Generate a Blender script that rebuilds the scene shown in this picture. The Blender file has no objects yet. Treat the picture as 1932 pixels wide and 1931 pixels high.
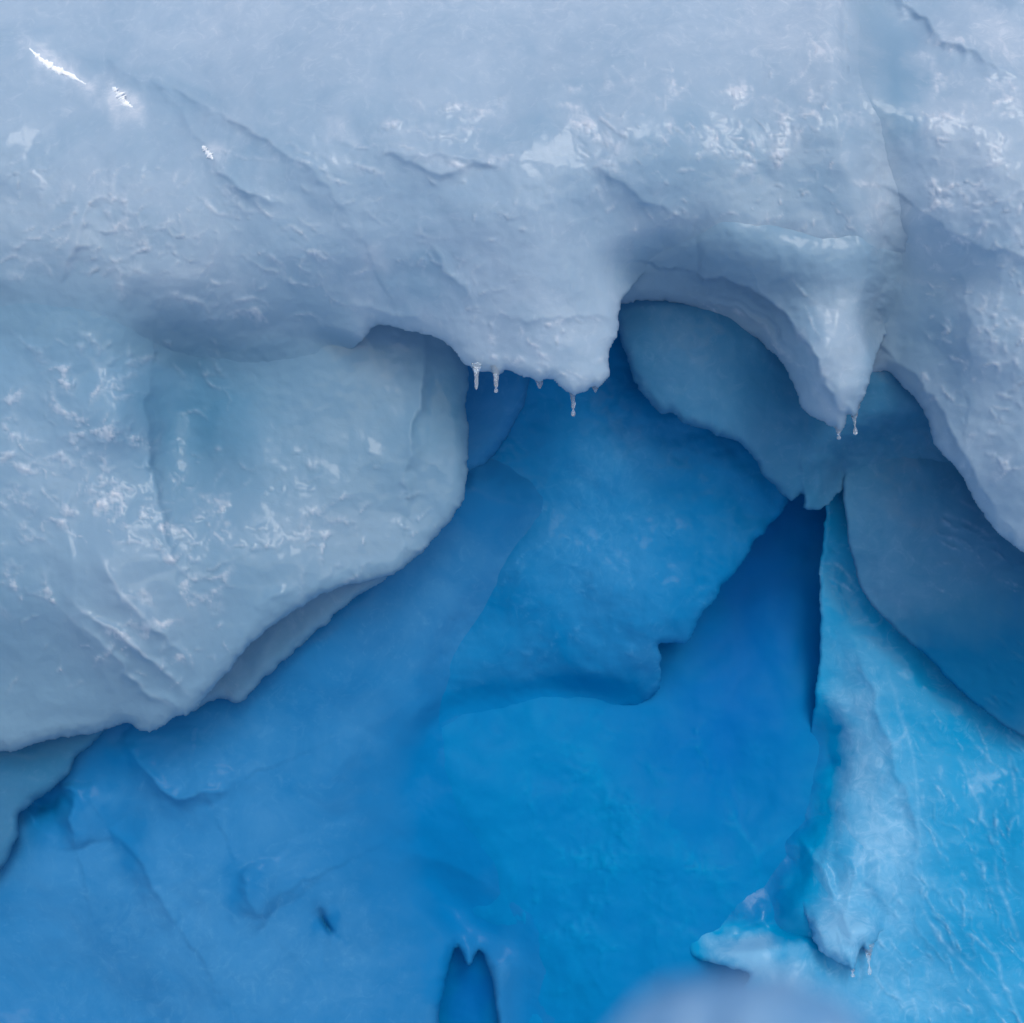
import bpy, math, random
import numpy as np
from mathutils import Matrix, Vector

# ------------------------------------------------------------------ camera, sky, sun, exposure
S = bpy.context.scene
C = S.collection
PITCH = math.radians(12.0)
CAM = np.array([0.0, 0.0, 5.0])
TANF = 0.4663                                   # half the frame, 50 degrees across
cam = bpy.data.objects.new('camera', bpy.data.cameras.new('camera'))
C.objects.link(cam)
cam.location = CAM
cam.rotation_euler = (math.pi / 2 + PITCH, 0, 0)
cam.data.sensor_width = 36.0
cam.data.lens = 18.0 / TANF
cam.data.clip_start = 0.05
cam.data.clip_end = 3000
cam.data.dof.use_dof = True
cam.data.dof.focus_distance = 10.8
cam.data.dof.aperture_fstop = 1.2
S.camera = cam

SUN_EL, SUN_AZ = math.radians(34), math.radians(164)     # azimuth from +Y (clockwise): behind the camera, to the left
W = bpy.data.worlds.new('World')
S.world = W
W.use_nodes = True
wn = W.node_tree
sky = wn.nodes.new('ShaderNodeTexSky')
sky.sky_type = 'NISHITA'
sky.sun_disc = False
sky.sun_elevation = SUN_EL
sky.sun_rotation = SUN_AZ
sky.dust_density = 1.1
sky.ozone_density = 0.5
wn.links.new(sky.outputs[0], wn.nodes['Background'].inputs['Color'])
wn.nodes['Background'].inputs['Strength'].default_value = 0.15

sl = bpy.data.lights.new('sun', 'SUN')
sl.energy = 0.85
sl.angle = math.radians(22)
sl.color = (1.0, 0.97, 0.93)
sun = bpy.data.objects.new('sun', sl)
C.objects.link(sun)
sdir = Vector((math.sin(SUN_AZ) * math.cos(SUN_EL), math.cos(SUN_AZ) * math.cos(SUN_EL), math.sin(SUN_EL)))
sun.rotation_euler = sdir.to_track_quat('Z', 'Y').to_euler()
sun.location = (-6, -20, 30)

S.view_settings.view_transform = 'Standard'
S.view_settings.look = 'None'
S.view_settings.exposure = 0.31
S.view_settings.gamma = 1.0
S.cycles.max_bounces = 14
S.cycles.diffuse_bounces = 12
S.cycles.transmission_bounces = 12
S.cycles.use_adaptive_sampling = True

# ------------------------------------------------------------------ noise and small maths
rngp = np.random.RandomState(7)
PERM = rngp.permutation(512)
GRAD = rngp.normal(size=(512, 2))
GRAD /= np.linalg.norm(GRAD, axis=1)[:, None]


def perlin(x, y, seed=0):
    xi, yi = np.floor(x).astype(int), np.floor(y).astype(int)
    xf, yf = x - xi, y - yi
    u = xf * xf * xf * (xf * (xf * 6 - 15) + 10)
    v = yf * yf * yf * (yf * (yf * 6 - 15) + 10)

    def g(ix, iy, dx, dy):
        h = PERM[(PERM[(ix + seed * 31) & 511] + iy) & 511]
        gr = GRAD[h]
        return gr[..., 0] * dx + gr[..., 1] * dy
    a = g(xi, yi, xf, yf) * (1 - u) + g(xi + 1, yi, xf - 1, yf) * u
    b = g(xi, yi + 1, xf, yf - 1) * (1 - u) + g(xi + 1, yi + 1, xf - 1, yf - 1) * u
    return (a * (1 - v) + b * v) * 1.5


def fbm(x, y, seed=0, octs=4, gain=0.5):
    s, a = np.zeros_like(x), 1.0
    for i in range(octs):
        s += a * perlin(x * 2 ** i, y * 2 ** i, seed + i * 5)
        a *= gain
    return s


def sstep(a, b, x):
    t = np.clip((x - a) / (b - a), 0, 1)
    return t * t * (3 - 2 * t)


def tps(ctrl):
    c = np.array(ctrl, float)
    p = c[:, :2] / 500.0
    n = len(p)

    def k(r2):
        return 0.5 * r2 * np.log(r2 + 1e-9)
    K = k(((p[:, None] - p[None]) ** 2).sum(-1)) + np.eye(n) * 1e-3
    P = np.hstack([np.ones((n, 1)), p])
    A = np.block([[K, P], [P.T, np.zeros((3, 3))]])
    w = np.linalg.solve(A, np.concatenate([c[:, 2], np.zeros(3)]))

    def f(x, y):
        X, Y = x / 500.0, y / 500.0
        s = w[n] + w[n + 1] * X + w[n + 2] * Y
        for i in range(n):
            s = s + w[i] * k((X - p[i, 0]) ** 2 + (Y - p[i, 1]) ** 2)
        return s
    return f


def smooth_poly(pts, it):
    """Chaikin corner cutting of a closed outline."""
    p = np.array(pts, float)
    for _ in range(it):
        q = np.roll(p, -1, axis=0)
        p = np.stack([0.75 * p + 0.25 * q, 0.25 * p + 0.75 * q], 1).reshape(-1, 2)
    return p


def poly_sd(poly, x, y):
    d2 = np.full(x.shape, 1e18)
    inside = np.zeros(x.shape, bool)
    n = len(poly)
    for i in range(n):
        ax, ay = poly[i]
        bx, by = poly[(i + 1) % n]
        ex, ey = bx - ax, by - ay
        t = np.clip(((x - ax) * ex + (y - ay) * ey) / (ex * ex + ey * ey + 1e-12), 0, 1)
        d2 = np.minimum(d2, (x - ax - t * ex) ** 2 + (y - ay - t * ey) ** 2)
        if ay != by:
            c = ((ay > y) != (by > y)) & (x < (bx - ax) * (y - ay) / (by - ay) + ax)
            inside ^= c
    d = np.sqrt(d2)
    return np.where(inside, d, -d)


def line_dist(pts, x, y):
    """signed distance (positive to the right of travel on screen) and 0..1 position along an open polyline"""
    p = np.array(pts, float)
    for _ in range(2):                          # soften
        q = np.empty((2 * len(p) - 2, 2))
        q[0::2] = 0.75 * p[:-1] + 0.25 * p[1:]
        q[1::2] = 0.25 * p[:-1] + 0.75 * p[1:]
        p = np.vstack([p[:1], q, p[-1:]])
    seg = np.linalg.norm(np.diff(p, axis=0), axis=1)
    cum = np.concatenate([[0], np.cumsum(seg)])
    best = np.full(x.shape, 1e18)
    sgn = np.ones(x.shape)
    tt = np.zeros(x.shape)
    for i in range(len(seg)):
        if seg[i] < 1e-6:
            continue
        e = (p[i + 1] - p[i]) / seg[i]
        rx, ry = x - p[i, 0], y - p[i, 1]
        s = np.clip(rx * e[0] + ry * e[1], 0, seg[i])
        d2 = (rx - s * e[0]) ** 2 + (ry - s * e[1]) ** 2
        m = d2 < best
        best = np.where(m, d2, best)
        sgn = np.where(m, np.where(e[0] * ry - e[1] * rx > 0, 1.0, -1.0), sgn)
        tt = np.where(m, (cum[i] + s) / cum[-1], tt)
    return sgn, np.sqrt(best), tt


def to_world(x, y, d):
    """a point seen at (x, y) of a 1932-wide view, d metres ahead of the viewer"""
    u = (x - 966) / 966 * TANF
    v = (966 - y) / 966 * TANF
    cp, sp = math.cos(PITCH), math.sin(PITCH)
    return np.stack([CAM[0] + d * u, CAM[1] + d * (cp - v * sp), CAM[2] + d * (v * cp + sp)], -1)


def near_cave(d):
    return d if d < 11.5 else 11.5 + (d - 11.5) * 0.27


PX = 2 * TANF / 1932                            # metres per unit at one metre

# ------------------------------------------------------------------ materials


def ice(name, clear, bubbly, dense=None, rough=0.24, spec=0.45, trans=0.42, bump=0.15, mott=0.35, wisp=0.3, coat=0.5, scale=1.0, stretch=None):
    m = bpy.data.materials.new(name)
    m.use_nodes = True
    nt = m.node_tree
    N, L = nt.nodes, nt.links
    b = N['Principled BSDF']
    tc = N.new('ShaderNodeNewGeometry')
    mp = N.new('ShaderNodeMapping')
    L.new(tc.outputs['Position'], mp.inputs['Vector'])
    if stretch:
        mp.inputs['Rotation'].default_value = stretch[0]
        mp.inputs['Scale'].default_value = stretch[1]
    at = N.new('ShaderNodeAttribute')
    at.attribute_name = 'frost_and_light'
    n1 = N.new('ShaderNodeTexNoise')            # cloudy bubble content
    n1.inputs['Scale'].default_value = 1.1 * scale
    n1.inputs['Detail'].default_value = 7
    n1.inputs['Roughness'].default_value = 0.62
    n1.inputs['Distortion'].default_value = 0.8
    L.new(mp.outputs[0], n1.inputs['Vector'])
    r1 = N.new('ShaderNodeMapRange')
    r1.inputs['From Min'].default_value = 0.35
    r1.inputs['From Max'].default_value = 0.72
    r1.inputs['To Max'].default_value = mott
    L.new(n1.outputs['Fac'], r1.inputs['Value'])
    n2 = N.new('ShaderNodeTexNoise')            # fine fracture wisps
    n2.inputs['Scale'].default_value = 5.0 * scale
    n2.inputs['Detail'].default_value = 8
    n2.inputs['Roughness'].default_value = 0.7
    n2.inputs['Distortion'].default_value = 1.6
    L.new(mp.outputs[0], n2.inputs['Vector'])
    r2 = N.new('ShaderNodeMapRange')
    r2.inputs['From Min'].default_value = 0.25
    r2.inputs['From Max'].default_value = 0.75
    r2.inputs['To Min'].default_value = 0.45
    r2.inputs['To Max'].default_value = 1.5
    L.new(n2.outputs['Fac'], r2.inputs['Value'])
    mu = N.new('ShaderNodeMath')
    mu.operation = 'MULTIPLY'
    L.new(at.outputs['Fac'], mu.inputs[0])
    L.new(r2.outputs[0], mu.inputs[1])
    ad = N.new('ShaderNodeMath')
    ad.operation = 'ADD'
    ad.use_clamp = True
    r3 = N.new('ShaderNodeMapRange')
    r3.inputs['From Min'].default_value = 0.54
    r3.inputs['From Max'].default_value = 0.78
    r3.inputs['To Max'].default_value = wisp
    L.new(n2.outputs['Fac'], r3.inputs['Value'])
    ws = N.new('ShaderNodeMath')
    L.new(r1.outputs[0], ws.inputs[0])
    L.new(r3.outputs[0], ws.inputs[1])
    L.new(mu.outputs[0], ad.inputs[0])
    L.new(ws.outputs[0], ad.inputs[1])
    mx = N.new('ShaderNodeMix')
    mx.data_type = 'RGBA'
    mx.inputs[6].default_value = (*clear, 1)
    mx.inputs[7].default_value = (*bubbly, 1)
    L.new(ad.outputs[0], mx.inputs[0])
    ng = N.new('ShaderNodeMath')
    ng.operation = 'MULTIPLY'
    ng.use_clamp = True
    ng.inputs[1].default_value = -1.0
    L.new(at.outputs['Fac'], ng.inputs[0])
    m2 = N.new('ShaderNodeMix')
    m2.data_type = 'RGBA'
    L.new(ng.outputs[0], m2.inputs[0])
    L.new(mx.outputs[2], m2.inputs[6])
    m2.inputs[7].default_value = (*(dense or tuple(c * 0.75 for c in clear)), 1)
    L.new(m2.outputs[2], b.inputs['Base Color'])
    b.inputs['Roughness'].default_value = rough
    b.inputs['Specular IOR Level'].default_value = spec
    b.inputs['IOR'].default_value = 1.31
    b.inputs['Coat Weight'].default_value = coat        # a film of melt water
    b.inputs['Coat Roughness'].default_value = 0.12
    b.inputs['Coat IOR'].default_value = 1.33
    n3 = N.new('ShaderNodeTexNoise')            # small dimples
    n3.inputs['Scale'].default_value = 9.0 * scale
    n3.inputs['Detail'].default_value = 4
    n3.inputs['Roughness'].default_value = 0.6
    n3.inputs['Distortion'].default_value = 0.6
    L.new(mp.outputs[0], n3.inputs['Vector'])
    bp = N.new('ShaderNodeBump')
    bp.inputs['Strength'].default_value = bump
    bp.inputs['Distance'].default_value = 0.05
    L.new(n3.outputs['Fac'], bp.inputs['Height'])
    L.new(bp.outputs[0], b.inputs['Normal'])
    tr = N.new('ShaderNodeBsdfTranslucent')     # light soaks through the ice and comes out elsewhere
    L.new(m2.outputs[2], tr.inputs['Color'])
    ms = N.new('ShaderNodeMixShader')
    ms.inputs[0].default_value = trans
    L.new(b.outputs[0], ms.inputs[1])
    L.new(tr.outputs[0], ms.inputs[2])
    L.new(ms.outputs[0], N['Material Output'].inputs['Surface'])
    return m


PALE = ice('pale_bubbly_ice', (0.37, 0.525, 0.665), (0.74, 0.80, 0.88), (0.11, 0.32, 0.49))
STEEL = ice('steel_blue_ice', (0.04, 0.23, 0.43), (0.15, 0.35, 0.57), (0.0, 0.18, 0.41), mott=0.3, bump=0.09, spec=0.2, coat=0.15)
BLUE = ice('blue_ice', (0.016, 0.18, 0.42), (0.08, 0.285, 0.52), (0.0, 0.17, 0.43), mott=0.35, bump=0.07, spec=0.08, coat=0.04, trans=0.12)
MID = ice('mid_blue_ice', (0.0, 0.18, 0.43), (0.05, 0.27, 0.53), (0.0, 0.17, 0.43), mott=0.3, bump=0.10, spec=0.08, coat=0.05, trans=0.12)
DEEP = ice('deep_blue_ice', (0.0, 0.18, 0.44), (0.0, 0.26, 0.52), (0.0, 0.135, 0.43), mott=0.35, bump=0.06, spec=0.08, rough=0.45, wisp=0.3, coat=0.0, trans=0.12)
CYAN = ice('turquoise_ice', (0.0, 0.285, 0.55), (0.20, 0.47, 0.70), (0.0, 0.17, 0.42), mott=0.12, bump=0.10, spec=0.2, coat=0.2, trans=0.12)

CLEAR = bpy.data.materials.new('clear_ice')
CLEAR.use_nodes = True
_b = CLEAR.node_tree.nodes['Principled BSDF']
_b.inputs['Base Color'].default_value = (0.95, 0.98, 1, 1)
_b.inputs['Transmission Weight'].default_value = 0.88
_b.inputs['Roughness'].default_value = 0.03
_b.inputs['IOR'].default_value = 1.31

GLINT = bpy.data.materials.new('glint_white')
GLINT.use_nodes = True
_b = GLINT.node_tree.nodes['Principled BSDF']
_b.inputs['Base Color'].default_value = (0.93, 0.94, 0.96, 1)  # sunlit glints put into a plain white colour
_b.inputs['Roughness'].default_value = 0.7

# ------------------------------------------------------------------ building one ice body


def tag(o, label, cat, group=None):
    o['label'] = label
    o['category'] = cat
    o['kind'] = 'thing'
    if group:
        o['group'] = group


def link_mesh(name, verts, faces, mat, parent=None, frost_and_light=None):
    me = bpy.data.meshes.new(name)
    verts = np.asarray(verts, np.float32)
    org = np.array([0, 0, 0], np.float32)
    if parent is None:
        lo, hi = verts.min(0), verts.max(0)
        org = np.array([(lo[0] + hi[0]) / 2, (lo[1] + hi[1]) / 2, lo[2]], np.float32)
    v = verts - org
    me.vertices.add(len(v))
    me.vertices.foreach_set('co', v.ravel())
    faces = np.asarray(faces, np.int32)
    k = faces.shape[1]
    me.loops.add(faces.size)
    me.loops.foreach_set('vertex_index', faces.ravel())
    me.polygons.add(len(faces))
    me.polygons.foreach_set('loop_start', np.arange(0, faces.size, k, dtype=np.int32))
    me.polygons.foreach_set('use_smooth', np.ones(len(faces), bool))
    if frost_and_light is not None:
        a = me.attributes.new('frost_and_light', 'FLOAT', 'POINT')
        a.data.foreach_set('value', np.asarray(frost_and_light, np.float32))
    me.materials.append(mat)
    me.update(calc_edges=True)
    me.validate()
    o = bpy.data.objects.new(name, me)
    o.location = [float(t) for t in org]
    C.objects.link(o)
    if parent is not None:
        o.parent = parent
    return o


SURF = {}                                       # the face of every mass already built: depth, material, frost


def surface_of(ref, x, y, what=2):
    xs, ys, D = SURF[ref][0], SURF[ref][1], SURF[ref][what]
    st = xs[1] - xs[0]
    fx = np.clip((x - xs[0]) / st, 0, len(xs) - 1.001)
    fy = np.clip((y - ys[0]) / st, 0, len(ys) - 1.001)
    i, j = fx.astype(int), fy.astype(int)
    a, b = fx - i, fy - j
    return (D[j, i] * (1 - a) + D[j, i + 1] * a) * (1 - b) + (D[j + 1, i] * (1 - a) + D[j + 1, i + 1] * a) * b


def body(name, outline, ctrl, mat, step=4, roll=70, depth=2.5, rback=300, steps=(), ridges=(), frost_and_light=(), flecks=(),
         lumps=((300, 0.10), (90, 0.035), (34, 0.012), (13, 0.0035)), edge=(5, 40), seed=1, smooth=2, rscale=1.0, soft=(), relief=0.5, crisp=0.75, softf=0.0, key=None, f0=0.0, lseed=None):
    """A closed mass of ice: outline seen from the front, depth of its face, rounded rim, swelling back."""
    poly = smooth_poly(outline, smooth)
    x0, y0 = poly.min(0) - 3 * step
    x1, y1 = poly.max(0) + 3 * step
    xs, ys = np.arange(x0, x1, step), np.arange(y0, y1, step)
    X, Y = np.meshgrid(xs, ys)
    sd = poly_sd(poly, X, Y)
    sd = sd + edge[0] * fbm(X / edge[1], Y / edge[1], seed + 90, 4, 0.55)
    near = sd > -0.8 * step
    gy, gx = np.gradient(sd, step)
    gl = gx * gx + gy * gy + 1e-6
    out = sd < 0.12 * step
    mv = np.where(out, np.clip(-sd, -step, step) / gl, 0)
    lim = step * 0.9
    PXx = X + np.clip(gx * mv, -lim, lim)
    PYy = Y + np.clip(gy * mv, -lim, lim)
    e = np.where(out, 0, sd)
    D = tps([(a, b_, near_cave(c)) for a, b_, c in ctrl])(X, Y)
    for lam, amp in lumps:
        D = D + amp * (relief if lam < 200 else 1.0) * (fbm(X / lam, Y / lam, lseed or seed, 2) + 0.5 * (0.4 - np.abs(perlin(X / lam * 0.8, Y / lam * 0.8, (lseed or seed) + 3))))
    WX = X + 10 * fbm(X / 60, Y / 60, seed + 41, 3)
    WY = Y + 10 * fbm(X / 60, Y / 60, seed + 47, 3)
    F = np.full(X.shape, float(f0))
    for pts, h, wl, wr in steps:                # a ledge: sharp on one side, dying away on the other
        sg, d, t = line_dist(pts, WX, WY)
        w = np.where(sg > 0, wr, wl)
        D = D - crisp * h * np.exp(-d / w) * np.sin(np.pi * np.clip(t, 0.02, 0.98)) ** 0.6
    for pts, h, w in ridges:
        sg, d, t = line_dist(pts, WX, WY)
        D = D - h * np.exp(-(d / w) ** 1.3) * np.sin(np.pi * np.clip(t, 0.02, 0.98)) ** 0.7
    for fr in frost_and_light:
        if fr[0] == 'blob':
            _, cx, cy, rx, ry, ang, amp = fr
            ca, sa = math.cos(math.radians(ang)), math.sin(math.radians(ang))
            wx, wy = WX + 1.5 * (WX - X), WY + 1.5 * (WY - Y)
            a = ((wx - cx) * ca + (wy - cy) * sa) / rx
            bb = (-(wx - cx) * sa + (wy - cy) * ca) / ry
            F += amp * np.exp(-(a * a + bb * bb))
        else:
            _, pts, w, amp = fr
            sg, d, t = line_dist(pts, X + 0.4 * (WX - X), Y + 0.4 * (WY - Y))
            br = np.clip(0.65 + 0.8 * perlin(t * 14, t * 3 + w, seed + 8), 0, 1.3)
            F += amp * np.exp(-(d / w) ** 1.5) * br * np.sin(np.pi * np.clip(t, 0.03, 0.97)) ** 0.5
    for n, box, ln, wd, am, asd, amp, sd_ in flecks:
        rr = random.Random(sd_)
        for _ in range(n):
            cx, cy = rr.uniform(box[0], box[2]), rr.uniform(box[1], box[3])
            l, w_ = ln * rr.uniform(0.4, 1.5), wd * rr.uniform(0.5, 1.5)
            an = math.radians(rr.gauss(am, asd))
            cu = rr.uniform(-0.6, 0.6) * min(1.0, asd / 30)
            ap = amp * rr.uniform(0.3, 1.1)
            R = l * 2.2
            i0, i1 = np.searchsorted(xs, [cx - R, cx + R])
            j0, j1 = np.searchsorted(ys, [cy - R, cy + R])
            if i1 - i0 < 2 or j1 - j0 < 2:
                continue
            sx, sy = WX[j0:j1, i0:i1] - cx, WY[j0:j1, i0:i1] - cy
            a = sx * math.cos(an) + sy * math.sin(an)
            bq = -sx * math.sin(an) + sy * math.cos(an) + cu * a * a / l
            nz = 0.7 + 0.7 * perlin(X[j0:j1, i0:i1] / 16, Y[j0:j1, i0:i1] / 16, sd_ + 2) + 0.7 * perlin(X[j0:j1, i0:i1] / 6.5, Y[j0:j1, i0:i1] / 6.5, sd_ + 7)
            g = np.exp(-np.abs(a / l) ** 2.5 - np.where(bq > 0, np.abs(bq / w_) ** 1.6, np.abs(bq / (w_ * 0.35)) ** 1.6)) * np.clip(nz, 0, 1.4)
            F[j0:j1, i0:i1] += 1.5 * ap * g
            D[j0:j1, i0:i1] -= 0.014 * g
    # rim
    rl = np.full(X.shape, float(roll) * 0.55)
    Rm = rl * PX * np.mean(D[near]) * rscale
    k = np.clip(1 - e / rl, 0, 1)
    Df = D + Rm * (1 - np.sqrt(np.clip(1 - k * k, 0, 1)))
    for cx, cy, rx, ry, ang, r1, ref, *sf in soft:   # where this mass grows out of another one: no rim, it leaves the other's surface tangentially
        ca, sa = math.cos(math.radians(ang)), math.sin(math.radians(ang))
        a = ((X - cx) * ca + (Y - cy) * sa) / rx
        bb = (-(X - cx) * sa + (Y - cy) * ca) / ry
        w = sstep(1.25, 0.8, np.sqrt(a * a + bb * bb))
        t = sstep(0, 1, e / (r1 * (1 + 0.15 * fbm(X / 160, Y / 160, seed + 61, 2))))
        Dm = (surface_of(ref, X, Y) + 0.025) * (1 - t) + D * t
        Df = Df * (1 - w) + Dm * w
        F = F - (sf[0] if sf else softf) * w * (1 - t)
        if SURF[ref][3] is mat:
            F = F + w * (1 - t) * (surface_of(ref, X, Y, 4) - F)
    Db0 = np.maximum(D + Rm, Df)
    SURF[key or name] = (xs, ys, Df, mat, F)
    kb = np.clip(1 - e / rback, 0, 1)
    Db = Db0 + 0.01 + depth * np.sqrt(np.clip(1 - kb * kb, 0, 1))
    idx = -np.ones(X.shape, int)
    idx[near] = np.arange(near.sum())
    q = near[:-1, :-1] & near[1:, :-1] & near[:-1, 1:] & near[1:, 1:]
    qa, qb, qc, qd = idx[:-1, :-1][q], idx[:-1, 1:][q], idx[1:, 1:][q], idx[1:, :-1][q]
    n = near.sum()
    front = np.stack([qa, qd, qc, qb], 1)
    back = np.stack([qa, qb, qc, qd], 1) + n
    ed = np.concatenate([front[:, [0, 1]], front[:, [1, 2]], front[:, [2, 3]], front[:, [3, 0]]])
    ekey = ed[:, 0].astype(np.int64) * (n + 1) + ed[:, 1]
    rev = ed[:, 1].astype(np.int64) * (n + 1) + ed[:, 0]
    bd = ed[~np.isin(ekey, rev)]
    rim = np.stack([bd[:, 1], bd[:, 0], bd[:, 0] + n, bd[:, 1] + n], 1)
    vf = to_world(PXx[near], PYy[near], Df[near])
    vb = to_world(PXx[near], PYy[near], Db[near])
    V = np.vstack([vf, vb])
    faces = np.vstack([front, back, rim])
    used = np.zeros(2 * n, bool)
    used[faces.ravel()] = True
    remap = np.cumsum(used) - 1
    fr2 = np.concatenate([F[near], np.zeros(n)])
    return link_mesh(name, V[used], remap[faces], mat, None, np.clip(fr2[used], -1, 1.2))


# ------------------------------------------------------------------ unseen snow ground, added to bounce light up into the cave
def ground():
    xs = np.concatenate([-np.geomspace(1500, 2, 30), np.linspace(-1.5, 1.5, 7), np.geomspace(2, 1500, 30)])
    X, Y = np.meshgrid(xs, xs)
    Z = 0.18 * fbm(X / 7, Y / 7, 5, 3) - 0.2
    V = np.stack([X, Y, Z], -1).reshape(-1, 3)
    k = len(xs)
    i = np.arange(k * k).reshape(k, k)
    f = np.stack([i[:-1, :-1], i[:-1, 1:], i[1:, 1:], i[1:, :-1]], -1).reshape(-1, 4)
    m = bpy.data.materials.new('bounce_snow')
    m.use_nodes = True
    nt = m.node_tree
    b = nt.nodes['Principled BSDF']
    nz = nt.nodes.new('ShaderNodeTexNoise')
    nz.inputs['Scale'].default_value = 1.5
    nz.inputs['Detail'].default_value = 6
    cr = nt.nodes.new('ShaderNodeMix')
    cr.data_type = 'RGBA'
    cr.inputs[6].default_value = (0.70, 0.77, 0.84, 1)
    cr.inputs[7].default_value = (0.86, 0.88, 0.90, 1)
    nt.links.new(nz.outputs['Fac'], cr.inputs[0])
    nt.links.new(cr.outputs[2], b.inputs['Base Color'])
    b.inputs['Roughness'].default_value = 0.7
    bp = nt.nodes.new('ShaderNodeBump')
    bp.inputs['Strength'].default_value = 0.4
    nt.links.new(nz.outputs['Fac'], bp.inputs['Height'])
    nt.links.new(bp.outputs[0], b.inputs['Normal'])
    o = link_mesh('ground', V, f, m)
    o['kind'] = 'structure'


ground()

# ------------------------------------------------------------------ the ice, deepest first
B = 2260                                         # below the frame
body('ice_wall', [(600, 520), (1750, 520), (1900, 900), (1900, B), (500, B), (500, 900)],
     [(700, 400, 17), (1600, 400, 17.5), (1000, 850, 16.8), (1400, 1150, 19.2), (1500, 1000, 19.2), (1250, 1350, 17.2), (1000, 1450, 15.7), (870, 1500, 15.3), (920, 1620, 15.2), (915, 1730, 15.2),
      (1200, 1600, 15.2), (1400, 1500, 16.4), (1470, 1400, 16.9), (1480, 1600, 15.6), (1050, 1800, 14.9), (860, 1850, 15.9), (1300, 1900, 14.2), (1000, B, 13.5), (1700, B, 14), (1800, 900, 18),
      (700, 1000, 18), (600, B, 16), (780, 1480, 15.9), (700, 1620, 16.5), (600, 1800, 16), (760, 1900, 16)],
     DEEP, key='deep', step=5, frost_and_light=(('blob', 885, 1870, 50, 100, 0, -0.9), ('blob', 1420, 1150, 110, 260, 8, -0.9), ('blob', 1330, 1400, 120, 120, 0, -0.4)), roll=60, depth=1.5, seed=11, lumps=((400, 0.12), (130, 0.06), (48, 0.010), (18, 0.003)), relief=0.8,  # first blob: crevice shade behind the notch, painted in
     flecks=((50, (980, 1380, 1500, 1900), 30, 5, 120, 40, 0.22, 71), (30, (1050, 1350, 1500, 1800), 60, 22, 60, 40, 0.2, 72)))
tag(bpy.data.objects['ice_wall'], 'deepest smooth ice wall, saturated royal blue, at the very back of the crevice', 'ice wall', 'blue ice walls inside the cave')

o = body('ice_wall', [(820, 600), (1100, 560), (1420, 700), (1520, 860), (1492, 945), (1450, 990), (1412, 1040), (1380, 1095), (1330, 1150),
                      (1300, 1208), (1285, 1217), (1262, 1214), (1240, 1213), (1241, 1235), (1248, 1262), (1246, 1295), (1222, 1324),
                      (1190, 1336), (1100, 1346), (1020, 1358), (950, 1378), (820, 1430), (700, 1450), (650, 900)],
         [(900, 650, 16), (1300, 700, 15.8), (1000, 850, 15.6), (1180, 880, 14.9), (1380, 880, 15.4), (1450, 950, 15.6), (1150, 1000, 14.9),
          (1000, 1000, 15.3), (1300, 1100, 15.3), (1200, 1250, 15.4), (1050, 1250, 15.9), (1100, 1340, 17.0), (1200, 1330, 16.9), (950, 1350, 16.5), (800, 1450, 16.0), (700, 900, 16)],
         MID, key='mid', step=4, roll=30, depth=1.6, rback=240, seed=23, softf=1.0, soft=((960, 1400, 230, 110, -12, 130, 'deep'),), edge=(6, 45), lumps=((260, 0.16), (80, 0.05), (30, 0.018), (12, 0.005)),
         frost_and_light=(('blob', 1180, 860, 90, 70, 0, 0.5), ('blob', 1120, 1030, 130, 120, 30, 0.35), ('blob', 1240, 1240, 60, 40, 0, 0.25)),
         flecks=((40, (950, 950, 1330, 1330), 12, 3, 150, 25, 0.35, 5),))
tag(o, 'mid blue ice wall behind the icicles, with a hooked lobe at its right edge', 'ice wall', 'blue ice walls inside the cave')

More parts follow.
